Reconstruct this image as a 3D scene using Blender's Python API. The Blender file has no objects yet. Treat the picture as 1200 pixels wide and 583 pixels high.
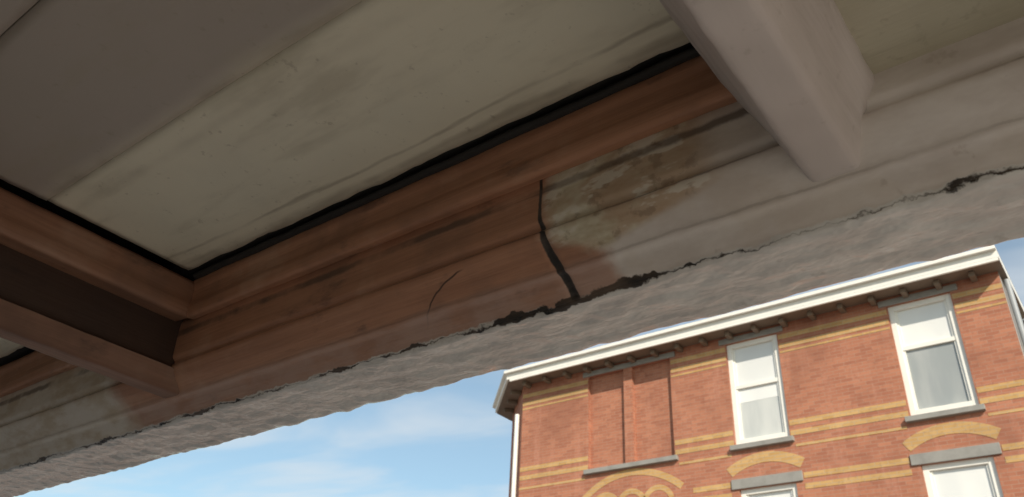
import bpy, math, random
from mathutils import Vector, Matrix, noise
random.seed(4)
H=1.6
sc=bpy.context.scene
# ---------------------------------------------------------------- nodes
class NT:
    def __init__(s,name):
        s.m=bpy.data.materials.new(name); s.m.use_nodes=True
        s.t=s.m.node_tree; s.b=s.t.nodes["Principled BSDF"]
    def n(s,t,**k):
        x=s.t.nodes.new(t)
        for a,b in k.items(): setattr(x,a,b)
        return x
    def put(s,sock,v):
        if v is None: return
        if isinstance(v,bpy.types.NodeSocket): s.t.links.new(v,sock)
        else:
            if sock.type=='RGBA' and len(v)==3: v=(*v,1)
            sock.default_value=v
    def math(s,op,a,b=None,c=None,clamp=False):
        x=s.n('ShaderNodeMath',operation=op,use_clamp=clamp)
        s.put(x.inputs[0],a); s.put(x.inputs[1],b)
        if c is not None: s.put(x.inputs[2],c)
        return x.outputs[0]
    def coord(s,o='Object'):
        return s.n('ShaderNodeTexCoord').outputs[o]
    def scale(s,v,sc_,loc=(0,0,0)):
        x=s.n('ShaderNodeMapping'); s.put(x.inputs[0],v)
        x.inputs['Scale'].default_value=sc_; x.inputs['Location'].default_value=loc
        return x.outputs[0]
    def noise(s,v,scale=5,detail=3,rough=.6,dist=0):
        x=s.n('ShaderNodeTexNoise'); s.put(x.inputs['Vector'],v)
        x.inputs['Scale'].default_value=scale; x.inputs['Detail'].default_value=min(detail,4)
        x.inputs['Roughness'].default_value=rough; x.inputs['Distortion'].default_value=dist
        return x.outputs[0]
    def ss(s,v,a,b,lo=0.,hi=1.):
        x=s.n('ShaderNodeMapRange',interpolation_type='SMOOTHSTEP')
        s.put(x.inputs[0],v)
        for i,q in enumerate((a,b,lo,hi)): s.put(x.inputs[1+i],q)
        return x.outputs[0]
    def mix(s,f,a,b,mode='MIX'):
        x=s.n('ShaderNodeMix',data_type='RGBA',blend_type=mode)
        s.put(x.inputs[0],f); s.put(x.inputs[6],a); s.put(x.inputs[7],b)
        return x.outputs[2]
    def sep(s,v):
        x=s.n('ShaderNodeSeparateXYZ'); s.put(x.inputs[0],v); return x.outputs
    def bump(s,h,strength=.3,dist=.01,nrm=None):
        x=s.n('ShaderNodeBump'); s.put(x.inputs['Height'],h)
        x.inputs['Strength'].default_value=strength; x.inputs['Distance'].default_value=dist
        if nrm is not None: s.put(x.inputs['Normal'],nrm)
        return x.outputs[0]
    def out(s,col,rough=.6,nrm=None,spec=None):
        s.put(s.b.inputs['Base Color'],col); s.put(s.b.inputs['Roughness'],rough)
        if nrm is not None: s.put(s.b.inputs['Normal'],nrm)
        if spec is not None: s.put(s.b.inputs['Specular IOR Level'],spec)
        return s.m

def wood_color(t,co,axis='X'):
    g=(1.2,26,26) if axis=='X' else (26,1.2,26)
    g2=(5,120,120) if axis=='X' else (120,5,120)
    a=t.noise(t.scale(co,g),1,3,.6); b=t.noise(t.scale(co,g2),1,2,.6)
    st=t.noise(co,4.5,4,.62); st2=t.noise(t.scale(co,(5,12,12) if axis=='X' else (12,5,12)),1.4,4,.68)
    c=t.mix(t.ss(a,.25,.75),(.40,.195,.115),(.53,.275,.17))
    c=t.mix(t.ss(b,.38,.65,0,.25),c,(.27,.13,.08))
    c=t.mix(t.ss(st,.5,.68,0,.42),c,(.23,.13,.09))
    c=t.mix(t.ss(st,.48,.30,0,.45),c,(.60,.39,.28))
    c=t.mix(t.ss(st2,.57,.74,0,.6),c,(.10,.06,.048))
    return c,b,st
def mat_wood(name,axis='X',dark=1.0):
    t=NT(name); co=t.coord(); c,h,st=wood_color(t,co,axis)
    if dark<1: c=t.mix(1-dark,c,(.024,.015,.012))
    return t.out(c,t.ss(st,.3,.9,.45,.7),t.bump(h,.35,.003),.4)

def mat_beam():
    t=NT('weathered_beam'); uv=t.coord('UV'); co=t.coord(); o=t.sep(uv); X=o[0]; S=o[1]
    wc,wh,nl=wood_color(t,co,'X')
    nf=t.noise(co,22,4,.65); nm=t.noise(t.scale(co,(7,16,16)),1,4,.65)
    cx=t.math('POWER',t.math('ADD',X,.90),2); cy=t.math('POWER',t.math('SUBTRACT',S,.045),2)
    rr=t.math('ABSOLUTE',t.math('SUBTRACT',t.math('SQRT',t.math('ADD',cx,cy)),t.math('MULTIPLY_ADD',nl,.03,.148)))
    am=t.math('MULTIPLY',t.ss(rr,.0008,.0028,.85,0),t.math('MULTIPLY',t.ss(X,-.90,-.93),t.ss(S,-.015,-.05)))
    wc=t.mix(am,wc,(.05,.03,.025))
    xn=t.math('ADD',X,t.math('MULTIPLY',t.math('SUBTRACT',nl,.5),.16))
    lowpart=t.ss(S,-.125,-.06)
    pc=t.mix(t.ss(nm,.34,.58),(.46,.37,.24),(.66,.60,.46))
    pc=t.mix(t.ss(nl,.50,.60,0,.6),pc,(.46,.28,.18))
    pc=t.mix(t.ss(nf,.56,.65,0,.45),pc,(.22,.15,.10))
    pc=t.mix(t.ss(nm,.54,.59,0,.8),pc,(.72,.66,.56))
    gc=t.mix(t.ss(nm,.3,.7),(.62,.55,.50),(.75,.69,.64))
    gc=t.mix(t.ss(nl,.52,.68,0,.3),gc,(.58,.48,.38))
    gc=t.mix(t.ss(nf,.62,.72,0,.35),gc,(.40,.32,.26))
    thr=t.math('SUBTRACT',xn,t.math('MULTIPLY',lowpart,-.27))
    old=t.mix(t.ss(thr,-.43,-.33),pc,gc)
    xw=t.math('SUBTRACT',xn,t.math('MULTIPLY',lowpart,.09))
    w_r=t.ss(t.math('MULTIPLY_ADD',t.math('SUBTRACT',nf,.5),.03,xw),-.72,-.68,1,0)
    w_l=t.ss(xn,-2.18,-2.08)
    wm=t.math('MULTIPLY',w_r,w_l)
    wlow=t.mix(t.math('MULTIPLY',t.ss(S,-.075,-.05),t.ss(nm,.3,.6,.25,.75)),wc,(.52,.36,.30))
    old=t.mix(t.ss(X,-2.0,-2.1),old,t.mix(t.ss(nm,.35,.6),(.58,.48,.36),(.72,.66,.58)))
    col=t.mix(wm,old,wlow)
    nfo=t.math('MULTIPLY_ADD',t.math('SUBTRACT',nf,.5),.012,S)
    for sc_,w,k in ((-.140,.005,.5),(-.062,.003,.2),(-.232,.012,.75)):
        d=t.math('ABSOLUTE',t.math('SUBTRACT',nfo,sc_))
        col=t.mix(t.math('MULTIPLY',t.ss(d,w*.3,w,k,0),t.ss(nl,.38,.6,.1,1)),col,(.09,.06,.045))
    un=t.mix(t.ss(nm,.3,.7),(.62,.59,.555),(.78,.76,.72))
    un=t.mix(t.ss(nf,.60,.72,0,.45),un,(.38,.34,.30))
    Sr=t.math('MULTIPLY_ADD',t.math('SUBTRACT',nf,.5),.03,S)
    um=t.ss(Sr,-.002,.002)
    col=t.mix(um,col,un)
    chip=t.noise(t.scale(co,(1,0,0),(.37,0,0)),5,4,.65)
    wid=t.ss(chip,.42,.74,.0010,.013)
    inj=t.math('MULTIPLY',t.ss(X,-.84,-.74),t.ss(X,-.60,-.50,1,0))
    wid=t.math('MULTIPLY_ADD',inj,.006,wid)
    wid=t.math('MULTIPLY',wid,t.ss(X,-.55,-.25,1,.45))
    Sc=t.math('MULTIPLY_ADD',t.math('SUBTRACT',nf,.5),.035,t.math('SUBTRACT',S,.005))
    e=t.math('ABSOLUTE',Sc)
    em=t.ss(t.math('SUBTRACT',wid,e),-.001,.003)
    col=t.mix(em,col,t.mix(t.ss(nm,.35,.65),(.02,.017,.015),(.12,.085,.062)))
    jn=t.math('MULTIPLY_ADD',t.math('SUBTRACT',nf,.5),.008,X)
    jd=t.math('ABSOLUTE',t.math('SUBTRACT',jn,t.math('MULTIPLY_ADD',t.ss(S,-.13,0),.012,-.722)))
    jw=t.ss(S,-.20,-.07,.0040,.009)
    jm=t.math('MULTIPLY',t.ss(t.math('SUBTRACT',jw,jd),-.001,.002),t.ss(S,.0,.01,1,0))
    col=t.mix(jm,col,t.mix(t.ss(nm,.4,.6),(.026,.022,.02),(.07,.056,.048)))
    lump=t.noise(t.scale(co,(14,24,24)),1,3,.52)
    hh=t.math('MULTIPLY_ADD',lump,t.ss(S,-.01,.02,.2,1.),t.math('MULTIPLY',wh,t.math('MULTIPLY',wm,.15)))
    bm=t.bump(hh,.7,.015)
    rs=t.ss(S,-.005,.01,.48,.18)
    return t.out(col,rs,bm,t.ss(S,-.005,.01,.4,.8))

def mat_paint(name,c1,c2,dirt=(.2,.16,.11),axis='X',rough=.45,bs=.35,damt=.6):
    t=NT(name); co=t.coord()
    st=(1.2,9,9) if axis=='X' else (9,1.2,9)
    a=t.noise(t.scale(co,st),1.5,4,.6); b=t.noise(co,3.2,3,.6); f=t.noise(co,35,3,.65); br=t.noise(t.scale(co,(st[0]*5,st[1]*12,st[2]*12)),1,2,.5)
    c=t.mix(t.ss(b,.3,.7),c1,c2)
    c=t.mix(t.ss(a,.54,.74,0,damt),c,dirt)
    c=t.mix(t.ss(f,.60,.72,0,damt*.7),c,dirt)
    h=t.math('ADD',t.math('MULTIPLY',b,.8),t.math('MULTIPLY',br,.5))
    return t.out(c,t.ss(a,.3,.7,rough-.08,rough+.15),t.bump(h,bs,.006),.45)

def mat_ceiling():
    t=NT('cream_soffit_paint'); co=t.coord(); o=t.sep(co); Y=o[1]
    a=t.noise(t.scale(co,(1.6,6,1)),1.6,4,.62); b=t.noise(co,2.6,4,.6); f=t.noise(co,40,3,.7)
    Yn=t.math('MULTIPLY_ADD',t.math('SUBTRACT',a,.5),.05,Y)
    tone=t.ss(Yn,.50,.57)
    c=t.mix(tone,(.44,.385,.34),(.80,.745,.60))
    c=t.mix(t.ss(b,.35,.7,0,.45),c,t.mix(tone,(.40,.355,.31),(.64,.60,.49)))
    c=t.mix(t.ss(a,.52,.74,0,.4),c,(.40,.35,.26))
    c=t.mix(t.ss(f,.62,.74,0,.4),c,(.34,.29,.22))
    for y0,w,k in ((.535,.022,.5),(.60,.02,.25),(.245,.02,.35),(.855,.008,.5),(.895,.02,.55)):
        d=t.math('ABSOLUTE',t.math('SUBTRACT',Yn,y0))
        c=t.mix(t.math('MULTIPLY',t.ss(d,0,w,k,0),t.ss(b,.38,.6,.15,1)),c,(.22,.18,.13))
    return t.out(c,.5,t.bump(t.math('MULTIPLY_ADD',f,.2,b),.35,.006),.35)

def mat_brick(name,c1,c2,mort,var=.5,bmp=True):
    t=NT(name); uv=t.coord('UV'); co=t.coord()
    x=t.n('ShaderNodeTexBrick'); t.put(x.inputs['Vector'],uv)
    t.put(x.inputs['Color1'],c1);t.put(x.inputs['Color2'],c2);t.put(x.inputs['Mortar'],mort)
    x.inputs['Scale'].default_value=1; x.inputs['Brick Width'].default_value=.22; x.inputs['Row Height'].default_value=.065
    x.inputs['Mortar Size'].default_value=.005; x.inputs['Mortar Smooth'].default_value=.3; x.inputs['Bias'].default_value=0
    st=t.noise(co,1.1,4,.6); s2=t.noise(t.scale(co,(2.5,2.5,.5)),1.3,3,.6); s3=t.noise(co,14,3,.7)
    c=t.mix(t.ss(st,.42,.72,0,var),x.outputs[0],(c1[0]*.5,c1[1]*.5,c1[2]*.55))
    c=t.mix(t.ss(s2,.52,.75,0,var*.8),c,tuple(v*1.0+.06 for v in c1))
    c=t.mix(t.ss(s3,.52,.72,0,.45),c,(c1[0]*.5,c1[1]*.45,c1[2]*.5))
    return t.out(c,.85,t.bump(x.outputs[1],-.3,.006) if bmp else None,.2)
def mat_simple(name,c,rough=.7,var=.25,sc_=4,bs=.0,spec=.4):
    t=NT(name); co=t.coord(); a=t.noise(co,sc_,4,.65)
    k=t.mix(t.ss(a,.35,.72,0,var),c,tuple(v*.45 for v in c))
    return t.out(k,rough,t.bump(a,bs,.004) if bs else None,spec)
def mat_pane(name,c,c2,w):
    t=NT(name); co=t.coord(); a=t.noise(t.scale(co,(w,1,.6)),1,3,.5)
    return t.out(t.mix(t.ss(a,.35,.65),c,c2),.06,t.bump(t.noise(co,1.3,2,.5),.12,.02),.55)

M=dict(
 beam=mat_beam(), wood=mat_wood('bare_timber'), woody=mat_wood('rafter_timber','Y',.42), wooddk=mat_wood('near_black_timber','Y',.07),  # wooddk is the timber colour mixed almost fully to black
 woodbd=mat_wood('bead_timber_y','Y',.6),
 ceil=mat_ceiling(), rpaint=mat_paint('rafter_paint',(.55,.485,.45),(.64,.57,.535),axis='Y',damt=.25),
 rpanel=mat_paint('olive_panel_paint',(.42,.38,.28),(.52,.48,.37),axis='X',damt=.35),
 black=mat_simple('gap_black',(.032,.029,.027),.75,.2),
 brick=mat_brick('red_brick',(.45,.19,.115),(.34,.132,.082),(.37,.23,.165)),
 yellow=mat_brick('yellow_brick',(.56,.35,.15),(.47,.28,.11),(.42,.33,.23),.4),
 stone=mat_simple('grey_stone',(.29,.28,.26),.8,.35), white=mat_simple('white_paint',(.82,.80,.74),.4,.12,2),
 render=mat_simple('grey_render',(.36,.34,.32),.85,.3,1.5),
 blind=mat_pane('glazed_blind',(.80,.80,.77),(.70,.71,.70),1), curtain=mat_pane('glazed_net_curtain',(.30,.32,.32),(.40,.41,.40),2.2), lowblind=mat_pane('glazed_light_curtain',(.58,.59,.57),(.48,.50,.49),3),
 soff=mat_simple('cornice_soffit',(.20,.15,.11),.7,.3), own=mat_simple('own_stucco',(.36,.32,.28),.8,.2,1.5),
 asphalt=mat_brick('clinker_paving_road',(.30,.22,.18),(.25,.18,.15),(.18,.16,.14),.3,False), pave=mat_brick('concrete_paving',(.40,.365,.33),(.35,.325,.295),(.18,.17,.155),.25,False), kerb=mat_simple('kerb_stone',(.40,.39,.37),.8,.3),
 ground=mat_simple('ground_soil',(.16,.15,.11),.95,.5,.5), line=mat_simple('road_paint',(.75,.75,.72),.6,.2), roof=mat_simple('roof_bitumen',(.06,.06,.065),.9,.3),
 door=mat_simple('door_green',(.04,.10,.07),.35,.1), zinc=mat_simple('zinc',(.32,.34,.36),.45,.2))
# ---------------------------------------------------------------- mesh helpers
def empty(name,loc=(0,0,0)):
    e=bpy.data.objects.new(name,None); e.empty_display_size=.2; sc.collection.objects.link(e); return e
def mesh(name,v,f,mat,par=None,smooth=False,uvs=None):
    me=bpy.data.meshes.new(name); me.from_pydata([Vector(p) for p in v],[],f); me.update()
    uvl=me.uv_layers.new(name='UVMap')
    for p in me.polygons:
        n=p.normal; p.use_smooth=smooth
        for li in p.loop_indices:
            vi=me.loops[li].vertex_index; c=me.vertices[vi].co
            if uvs: uvl.data[li].uv=uvs[vi]
            elif abs(n.z)>.7: uvl.data[li].uv=(c.x,c.y)
            elif abs(n.y)>=abs(n.x): uvl.data[li].uv=(c.x,c.z)
            else: uvl.data[li].uv=(c.y,c.z)
    me.materials.append(mat); o=bpy.data.objects.new(name,me); sc.collection.objects.link(o)
    if par: o.parent=par
    return o
def box(name,x0,x1,y0,y1,z0,z1,mat,par=None,bev=0):
    v=[(x,y,z) for z in (z0,z1) for y in (y0,y1) for x in (x0,x1)]
    f=[(0,2,3,1),(4,5,7,6),(0,1,5,4),(2,6,7,3),(0,4,6,2),(1,3,7,5)]
    o=mesh(name,v,f,mat,par)
    if bev:
        b=o.modifiers.new('b','BEVEL'); b.width=bev; b.segments=2
    return o
def prism(name,poly,z0,z1,mat,par=None):
    n=len(poly); v=[(x,y,z0) for x,y in poly]+[(x,y,z1) for x,y in poly]
    f=[tuple(range(n))[::-1],tuple(range(n,2*n))]+[(i,(i+1)%n,n+(i+1)%n,n+i) for i in range(n)]
    return mesh(name,v,f,mat,par)
def nz(p,s): return noise.noise(Vector(p)*s)
def resample(pts,step):
    out=[];ss=[];s=0
    for i in range(len(pts)-1):
        a=Vector(pts[i]);b=Vector(pts[i+1]);L=(b-a).length;n=max(1,round(L/step))
        for k in range(n): out.append(a.lerp(b,k/n)); ss.append(s+L*k/n)
        s+=L
    out.append(Vector(pts[-1]));ss.append(s); return out,ss
def sweep(name,prof,t0,t1,dt,axis,mat,par,amp=.0015,step=.006,sref=None,extra=None):
    pts,ss=resample(prof,step)
    s0=0
    if sref is not None:
        i=min(range(len(pts)),key=lambda j:(pts[j]-Vector(sref)).length); s0=ss[i]
    q=pts[:]
    for i in range(1,len(pts)-1): q[i]=pts[i]*.5+(pts[i-1]+pts[i+1])*.25
    pts=q
    N=max(1,int((t1-t0)/dt)); v=[];uv=[];f=[];m=len(pts)
    for i in range(N+1):
        t=t0+(t1-t0)*i/N
        for j,p in enumerate(pts):
            q=Vector((t,p[0],p[1])) if axis=='X' else Vector((p[0],t,p[1]))
            if extra: dy,dz=extra(t,p,ss[j]-s0)
            else: dy=dz=0
            a=nz((q.x*.7,q.y*2,q.z*2),9)*amp+nz(q,30)*amp*.4
            b=nz((q.x*.7+9,q.y*2,q.z*2),9)*amp
            if axis=='X': q.y+=a+dy; q.z+=b+dz
            else: q.x+=a+dy; q.z+=b+dz
            v.append((q.x,q.y,q.z+H)); uv.append((t,ss[j]-s0))
    for i in range(N):
        for j in range(m-1):
            a=i*m+j; f.append((a,a+1,a+m+1,a+m))
    return mesh(name,v,f,mat,par,True,uv)
# ---------------------------------------------------------------- canopy
can=empty('timber_canopy')
bprof=[(.985,1.14),(.980,.93),(.972,.905),(.975,.812),(.985,.806),(.987,.800),(.979,.796),(.980,.786),(.998,.766),(1.028,.741),(1.030,.732),(1.042,.731),(1.072,.700),(1.080,.692),(1.160,.690),(1.243,.688),(1.252,.70),(1.252,.78)]
def bx(t,p,s):
    dz=0;dy=0
    if s>0 and s<.19: dz=nz((t,p[0]*2,1),14)*.004+nz((t,p[0],3),40)*.0024+nz((t,p[0],3),3)*.004
    if -.14<s<0.005:
        d=abs(t+.722-.012*max(0,(s+.13)/.13)); w=.011
        if d<w: dy+= .007*(1-d/w); dz+=.004*(1-d/w)
    c=max(0,nz((t,0,.4),5)+.05)
    if abs(s)<.014: dz+=.006*c*(1-abs(s)/.014)
    if s>.15: dz+=nz((t,7,3),16)*.003; dy+=nz((t,2,3),14)*.002
    return dy,dz
sweep('fascia_beam',bprof,-3.6,2.2,.008,'X',M['beam'],can,.0016,.0055,(1.072,.700),bx)
box('fascia_outer_board',-3.6,2.2,1.235,1.262,H+.775,H+1.14,M['white'],can,.004)
bead=[(.985,.905),(.952,.899),(.946,.905),(.943,.925),(.950,.945),(.950,.975),(.944,.985),(.944,1.006),(.955,1.012),(.985,1.012)]
sweep('cover_bead',bead,-1.80,-.33,.012,'X',M['wood'],can,.0018,.005)
sweep('cover_bead_next',bead,-3.6,-1.96,.012,'X',M['wood'],can,.0012,.005)
box('gap_strip',-3.6,-.2,.90,.985,H+1.03,H+1.05,M['black'],can)  # black strip laid over the gap between soffit board and bead
def lipx(t,p,s): return nz((t,0,0),6)*.004,nz((t,3,0),11)*.003
sweep('sealant_lip',[(.950,1.004),(.938,1.003),(.930,1.008),(.932,1.018),(.944,1.02)],-1.79,-.33,.012,'X',M['black'],can,.002,.004,None,lipx)
def board(name,x0,x1,y0,y1,z,mat,par,wob=.004,th=.018):
    nx=int((x1-x0)/.02); ny=max(2,int((y1-y0)/.02)); v=[];f=[]
    for i in range(nx+1):
        for j in range(ny+1):
            x=x0+(x1-x0)*i/nx; y=y0+(y1-y0)*j/ny
            if j==ny: y+=nz((x,0,y0),12)*wob+nz((x,1,y0),50)*wob*.5
            zz=z+nz((x*.5,y,z),3)*.003+nz((x,y*3,z),9)*.0012
            if j in(0,ny): zz+=.0015
            v.append((x,y,H+zz))
    n=len(v); v+=[(a,b,c+th) for a,b,c in v]
    m=ny+1
    for i in range(nx):
        for j in range(ny):
            a=i*m+j; f.append((a,a+1,a+m+1,a+m)); f.append((n+a,n+a+m,n+a+m+1,n+a+1))
        a=i*m+ny; f.append((a,n+a,n+a+m,a+m)); a=i*m; f.append((a,a+m,n+a+m,n+a))
    for j in range(ny):
        a=j; f.append((a,n+a,n+a+1,a+1)); a=nx*m+j; f.append((a,a+1,n+a+1,n+a))
    return mesh(name,v,f,mat,par,True)
for nm,x0,x1 in (('',-1.782,-.30),('_next',-3.6,-1.99)):
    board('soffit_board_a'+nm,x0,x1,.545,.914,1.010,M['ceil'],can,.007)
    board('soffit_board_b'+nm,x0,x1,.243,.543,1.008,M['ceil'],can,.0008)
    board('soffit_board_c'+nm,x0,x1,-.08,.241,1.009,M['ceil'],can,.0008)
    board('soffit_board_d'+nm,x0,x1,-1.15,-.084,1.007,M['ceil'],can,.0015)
board('soffit_panel_painted',-.16,2.2,-1.15,1.0,.852,M['rpanel'],can)
sweep('rafter_painted',[(-.365,1.03),(-.357,.936),(-.262,.742),(-.194,.742),(-.142,.838),(-.140,.87),(-.15,1.03)],-1.15,1.034,.014,'Y',M['rpaint'],can,.002,.008)
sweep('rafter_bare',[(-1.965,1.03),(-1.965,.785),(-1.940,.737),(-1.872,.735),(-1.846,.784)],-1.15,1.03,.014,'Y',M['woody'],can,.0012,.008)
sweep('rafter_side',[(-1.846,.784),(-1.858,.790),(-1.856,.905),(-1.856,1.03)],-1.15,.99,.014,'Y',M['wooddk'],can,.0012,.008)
sweep('rafter_bead',[(-1.856,.905),(-1.80,.899),(-1.794,.905),(-1.791,.925),(-1.796,.945),(-1.792,.99),(-1.80,1.001),(-1.856,1.001)],-1.15,.955,.014,'Y',M['woodbd'],can,.001,.005)
for x in (.9,): sweep('rafter_painted_far',[(x-.06,.87),(x-.052,.838),(x,.742),(x+.068,.742),(x+.12,.838),(x+.128,.87)],-1.15,1.034,.03,'Y',M['rpaint'],can,.0015,.01)
box('unseen_canopy_roof',-3.7,2.3,-1.2,1.36,H+1.141,H+1.20,M['roof'],can)  # unseen roof slab, added as a cover to block light from above
box('end_board',-3.66,-3.602,-1.15,1.262,H+.72,H+1.14,M['rpaint'],can); box('end_board_b',2.202,2.26,-1.15,1.262,H+.72,H+1.14,M['rpaint'],can)
for x in (-3.55,2.05): box('post',x,x+.11,1.09,1.20,0,H+.694,M['white'],can,.008)
box('wall_plate',-3.6,2.2,-1.199,-1.152,H+.72,H+1.14,M['rpaint'],can)
# ---------------------------------------------------------------- facade builder
def facade(name,xs,zs,opens,y,mat,par,depth=.14):
    v=[];f=[]
    def q(*p):
        n=len(v); v.extend(p); f.append((n,n+1,n+2,n+3))
    for i in range(len(xs)-1):
        for k in range(len(zs)-1):
            x0,x1,z0,z1=xs[i],xs[i+1],zs[k],zs[k+1]
            if (i,k) in opens:
                d=y+opens[(i,k)]
                q((x0,y,z0),(x0,y,z1),(x0,d,z1),(x0,d,z0)); q((x1,y,z0),(x1,d,z0),(x1,d,z1),(x1,y,z1))
                q((x0,y,z1),(x1,y,z1),(x1,d,z1),(x0,d,z1)); q((x0,y,z0),(x0,d,z0),(x1,d,z0),(x1,y,z0))
            else: q((x0,y,z0),(x1,y,z0),(x1,y,z1),(x0,y,z1))
    return mesh(name,v,f,mat,par)
def window(par,x0,x1,z0,z1,y,split=.5,low='curtain',blind2=0):
    fy=y+.05; w=.10; i=str(round(x0,1))+'_'+str(round(z0,1))
    box('frame_l'+i,x0,x0+w,fy,fy+.12,z0,z1,M['white'],par,.006); box('frame_r'+i,x1-w,x1,fy,fy+.12,z0,z1,M['white'],par,.006)
    box('frame_t'+i,x0+w,x1-w,fy,fy+.12,z1-w,z1,M['white'],par,.006); box('frame_b'+i,x0+w,x1-w,fy,fy+.12,z0,z0+w*1.3,M['white'],par,.006)
    zm=z0+(z1-z0)*split
    box('meeting_rail'+i,x0+w,x1-w,fy+.015,fy+.10,zm-.04,zm+.04,M['white'],par,.005)
    for a,b in ((z0+w*1.3,zm-.04),(zm+.04,z1-w)):
        s=.04
        box('sash'+i,x0+w,x0+w+s,fy+.03,fy+.09,a,b,M['white'],par); box('sash'+i,x1-w-s,x1-w,fy+.03,fy+.09,a,b,M['white'],par)
    box('upper_pane'+i,x0+w,x1-w,fy+.06,fy+.068,zm,z1-w,M['blind'],par)
    zl=zm-(z1-z0)*blind2
    if blind2: box('blind_pane'+i,x0+w,x1-w,fy+.06,fy+.068,zl,zm-.001,M['blind'],par)
    box('lower_pane'+i,x0+w,x1-w,fy+.062,fy+.07,z0+w,zl-.002,M[low],par)
    box('sill'+i,x0-.08,x1+.08,y-.09,y+.05,z0-.10,z0-.005,M['stone'],par,.008)
def arch(par,xc,hw,zb,rise,th,y,mat,name='relieving_arch',n=18):
    R=(hw*hw+rise*rise)/(2*rise); cz=zb+rise-R; a0=math.asin(min(1,hw/R)); v=[];f=[]
    for i in range(n+1):
        a=-a0+2*a0*i/n
        for r in (R,R+th):
            for d in (0,.05): v.append((xc+r*math.sin(a),y-.006+d,cz+r*math.cos(a)))
    for i in range(n):
        b=i*4; c=b+4
        f+= [(b,c,c+2,b+2),(b+2,c+2,c+3,b+3),(b,b+1,c+1,c)]
    f+=[(0,2,3,1),(n*4,n*4+1,n*4+3,n*4+2)]
    return mesh(name,v,f,mat,par)
# ---------------------------------------------------------------- opposite brick house
D=15.0; bh=empty('brick_house')
XL,XR=-11.42,-.97
xs=[XL,-9.54,-8.62,-8.40,-7.46,-6.15,-5.05,-2.90,-1.80,XR]
zr=[-1.6,-1.2,1.15,2.35,4.55,5.40,7.58,7.80]; zs=[z+H for z in zr]
op={}
for i in (1,3): op[(i,5)]=.10; op[(i,3)]=.10
for i in (5,7): op[(i,5)]=.2; op[(i,3)]=.2; op[(i,1)]=.2
op[(1,1)]=.2; op[(3,1)]=.2
facade('front_wall',xs,zs,op,D,M['brick'],bh)
for k in (3,5):
    for i in (1,3): box('blind_window_infill',xs[i],xs[i+1],D+.10,D+.16,zs[k],zs[k+1],M['brick'],bh)
window(bh,xs[5],xs[6],zs[5],zs[6],D,.56,'lowblind',.15); window(bh,xs[7],xs[8],zs[5],zs[6],D,.60)
window(bh,xs[5],xs[6],zs[3],zs[4],D,.45,'lowblind'); window(bh,xs[7],xs[8],zs[3],zs[4],D,.45)
for i in (1,3,5,7): window(bh,xs[i],xs[i+1],zs[1],zs[2],D,.7)
for x0,x1 in ((-9.54,-7.46),(-6.15,-5.05),(-2.90,-1.80)):
    box('lintel',x0-.14,x1+.14,D-.035,D+.05,H+7.583,H+7.70,M['stone'],bh,.006)
    if x0>-9: box('lintel',x0-.14,x1+.14,D-.035,D+.05,H+4.553,H+4.74,M['stone'],bh,.006)
box('blind_sill',-9.62,-7.38,D-.09,D+.095,H+5.30,H+5.395,M['stone'],bh,.006)
def band(z,h,segs):
    for a,b in segs: box('yellow_brick_band',a,b,D-.006,D+.02,H+z,H+z+h,M['yellow'],bh)
sg=[(XL,-9.56),(-7.44,-6.17),(-5.03,-2.92),(-1.78,XR)]
for z in (7.42,7.22): band(z,.10,sg)
band(7.12,.04,sg)
sg2=[(XL,-9.63),(-7.37,-6.24),(-4.96,-2.99),(-1.71,XR)]
band(5.62,.10,sg); band(5.42,.10,sg); band(5.20,.05,sg2)
sg3=[(XL,-9.9),(-7.1,-6.31),(-4.89,-3.06),(-1.64,XR)]
for z in (4.60,4.40): band(z,.10,sg3)
band(2.2,.12,[(XL,XR)]); band(1.9,.12,[(XL,XR)])
for xc in (-5.6,-2.35): arch(bh,xc,.66,H+4.80,.20,.20,D,M['yellow'])
arch(bh,-8.5,1.12,H+4.72,.42,.14,D,M['yellow'])
for xc in (-9.12,-8.5,-7.88): arch(bh,xc,.25,H+4.56,.20,.11,D,M['yellow'],'small_arch')
arch(bh,-5.6,.66,H+1.3,.2,.2,D,M['yellow']); arch(bh,-2.35,.66,H+1.3,.2,.2,D,M['yellow'])
CX,CY=XL-1.35,D+1.35
def wall(name,a,b,mat,par=bh,z1=H+7.80):
    return mesh(name,[(a[0],a[1],0),(b[0],b[1],0),(b[0],b[1],z1),(a[0],a[1],z1)],[(0,1,2,3)],mat,par)
wall('chamfer_wall',(XL,D),(CX,CY),M['brick']); wall('left_wall',(CX,CY),(CX,D+10),M['brick'])
wall('right_wall',(XR,D),(XR,D+2.2),M['render']); wall('right_wall_b',(XR,D+2.2),(XR-1.6,D+2.2),M['render']); wall('right_wall_c',(XR-1.6,D+2.2),(XR-1.6,D+10),M['render'])
wall('back_wall',(CX,D+10),(XR-1.6,D+10),M['brick'])
def offp(o):
    k=o*math.tan(math.radians(22.5))
    return [(XR+.10,D-o),(XL-k,D-o),(CX-o,CY-k),(CX-o,D+10),(XR+.10-1.6,D+10),(XR+.1-1.6,D+2.2),(XR+.10,D+2.2)]
prism('cornice_soffit_board',offp(.40),H+7.755,H+7.79,M['soff'],bh)
prism('cornice_fascia',offp(.45),H+7.792,H+7.93,M['white'],bh)
prism('cornice_top',offp(.53),H+7.932,H+8.0,M['white'],bh)
prism('roof_deck',offp(.40),H+8.002,H+8.03,M['roof'],bh)
box('cornice_lip',XL-.1,XR+.09,D-.449,D-.405,H+7.735,H+7.79,M['white'],bh)
x=XL+.15
while x<XR:
    box('modillion',x,x+.10,D-.26,D-.002,H+7.65,H+7.753,M['soff'],bh,.01); x+=.58
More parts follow.
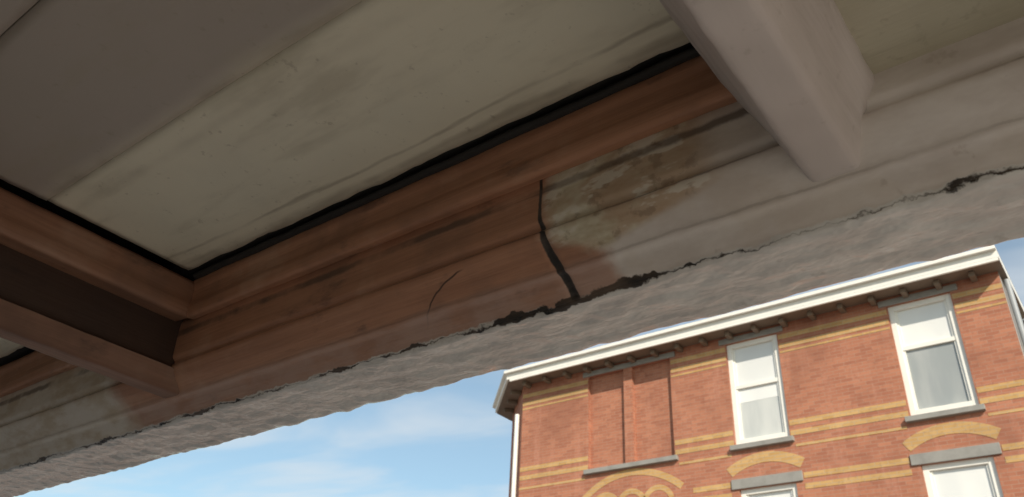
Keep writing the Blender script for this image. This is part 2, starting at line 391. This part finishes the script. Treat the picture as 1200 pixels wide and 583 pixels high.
for i in range(3):
    a=(i+.6)/3; px,py=XL-1.35*a,D+1.35*a
    m=box('modillion',-.05,.05,-.26,-.01,H+7.65,H+7.753,M['soff'],bh,.01); m.location=(px,py,0); m.rotation_euler=(0,0,-math.pi/4)
def pipe(name,x,y,z0,z1,r,mat,par):
    n=12; v=[(x+r*math.cos(2*math.pi*i/n),y+r*math.sin(2*math.pi*i/n),z) for z in(z0,z1) for i in range(n)]
    return mesh(name,v,[(i,(i+1)%n,n+(i+1)%n,n+i) for i in range(n)],mat,par,True)
pipe('downpipe',XL-.25,D+.12,0,H+7.1,.055,M['white'],bh)
pipe('downpipe_b',XR+.07,D+.30,0,H+7.7,.05,M['zinc'],bh)
nb=empty('neighbour_house')
box('walls',-1.9,6,26,34,0,H+11.6,M['render'],nb); box('roof_edge',-2.1,6.2,25.8,34.2,H+11.602,H+11.8,M['zinc'],nb)
for k in range(3):
    for x in (-.6,1.8,4.1): box('pane',x,x+1.1,25.95,25.998,1.2+k*3.4,3.2+k*3.4,M['curtain'],nb)
# ---------------------------------------------------------------- unseen house behind the camera, kept low, corner at x=OX set to admit sun
OX=.7
oh=empty('unseen_house')
oxs=[-10,-3.2,-1.9,-.6,.3,OX]; ozs=[0,.5,2.25,3.1]
facade('front_wall',oxs,ozs,{(1,1):-.2},-1.2,M['own'],oh)
box('frame_rail',-3.2,-1.9,-1.35,-1.28,1.3,1.38,M['white'],oh); box('window_pane',-3.2,-1.9,-1.42,-1.36,.5,2.25,M['curtain'],oh)
box('door',-.55,.25,-1.199,-1.15,0,2.1,M['door'],oh,.01)
wall('side_wall',(OX,-1.2),(OX,-9),M['own'],oh,3.1); wall('side_wall_b',(-10,-1.2),(-10,-9),M['own'],oh,3.1); wall('rear_wall',(OX,-9),(-10,-9),M['own'],oh,3.1)
box('flat_roof',-10.1,OX+.05,-9.1,-1.201,3.102,3.25,M['roof'],oh)
# ---------------------------------------------------------------- ground
def sheet(name,x0,x1,y0,y1,z,mat): return mesh(name,[(x0,y0,z),(x1,y0,z),(x1,y1,z),(x0,y1,z)],[(0,1,2,3)],mat)
sheet('ground',-600,600,-600,600,-.14,M['ground'])
sheet('road',-200,200,3.2,11.8,-.12,M['asphalt'])
box('pavement',-60,60,-12,3.05,-.13,0,M['pave']); box('pavement.001',-60,60,11.95,40,-.13,-.002,M['pave'])
box('kerb',-60,60,3.052,3.2,-.13,.004,M['kerb'],None,.015); box('kerb.001',-60,60,11.8,11.948,-.13,.004,M['kerb'],None,.015)
rm=empty('road_marking')
for i in range(-6,6): box('dash',i*4,i*4+2,7.45,7.57,-.118,-.114,M['line'],rm)
# ---------------------------------------------------------------- light
EL,AZ=math.radians(33),math.radians(50)
S=Vector((math.sin(AZ)*math.cos(EL),-math.cos(AZ)*math.cos(EL),math.sin(EL)))
L=bpy.data.lights.new('sun','SUN'); L.energy=4.9; L.angle=math.radians(.5); L.color=(1,.90,.76)
lo=bpy.data.objects.new('sun',L); sc.collection.objects.link(lo); lo.rotation_euler=(-S).to_track_quat('-Z','Y').to_euler(); lo.location=S*40
w=bpy.data.worlds.new('World'); sc.world=w; w.use_nodes=True; nt=w.node_tree; bg=nt.nodes['Background']
class W(NT):
    def __init__(s): s.t=nt
t=W()
sky=t.n('ShaderNodeTexSky',sky_type='NISHITA'); sky.sun_disc=False; sky.sun_elevation=EL; sky.sun_rotation=math.atan2(S.x,S.y); sky.air_density=1.0; sky.dust_density=1.2
g=t.coord('Generated'); z=t.sep(g)
inv=t.math('DIVIDE',1,t.math('MAXIMUM',z[2],.08))
cb=t.n('ShaderNodeCombineXYZ'); t.put(cb.inputs[0],t.math('MULTIPLY',z[0],inv)); t.put(cb.inputs[1],t.math('MULTIPLY',z[1],inv))
cl=t.noise(t.scale(cb.outputs[0],(1.0,2.0,1),(2.1,.6,0)),1.0,4,.52,.4)
cm=t.ss(cl,.38,.70,.16,.66)
skc=t.mix(1.0,sky.outputs[0],(.95,1.10,1.02),'MULTIPLY')
t.put(bg.inputs[0],t.mix(cm,skc,(5.2,5.4,5.5))); bg.inputs[1].default_value=.15
# ---------------------------------------------------------------- camera
d1=Vector((-1440,513,960)).normalized(); d3=Vector((90,-1544,960)); d3=(d3-d1*d3.dot(d1)).normalized(); d2=d1.cross(d3)
def toW(c): return Vector((-d1.dot(c),d2.dot(c),d3.dot(c)))
R=toW(Vector((1,0,0))); U=toW(Vector((0,-1,0))); F=toW(Vector((0,0,1)))
cam=bpy.data.cameras.new('camera'); co=bpy.data.objects.new('camera',cam); sc.collection.objects.link(co)
m=Matrix((R,U,-F)).transposed().to_4x4(); m.translation=Vector((0,0,H)); co.matrix_world=m
cam.sensor_width=36; cam.lens=28.8; cam.clip_end=2000; cam.clip_start=.02
cam.dof.use_dof=True; cam.dof.focus_distance=1.6; cam.dof.aperture_fstop=9
sc.camera=co
sc.view_settings.view_transform='Standard'; sc.view_settings.look='None'; sc.view_settings.exposure=0
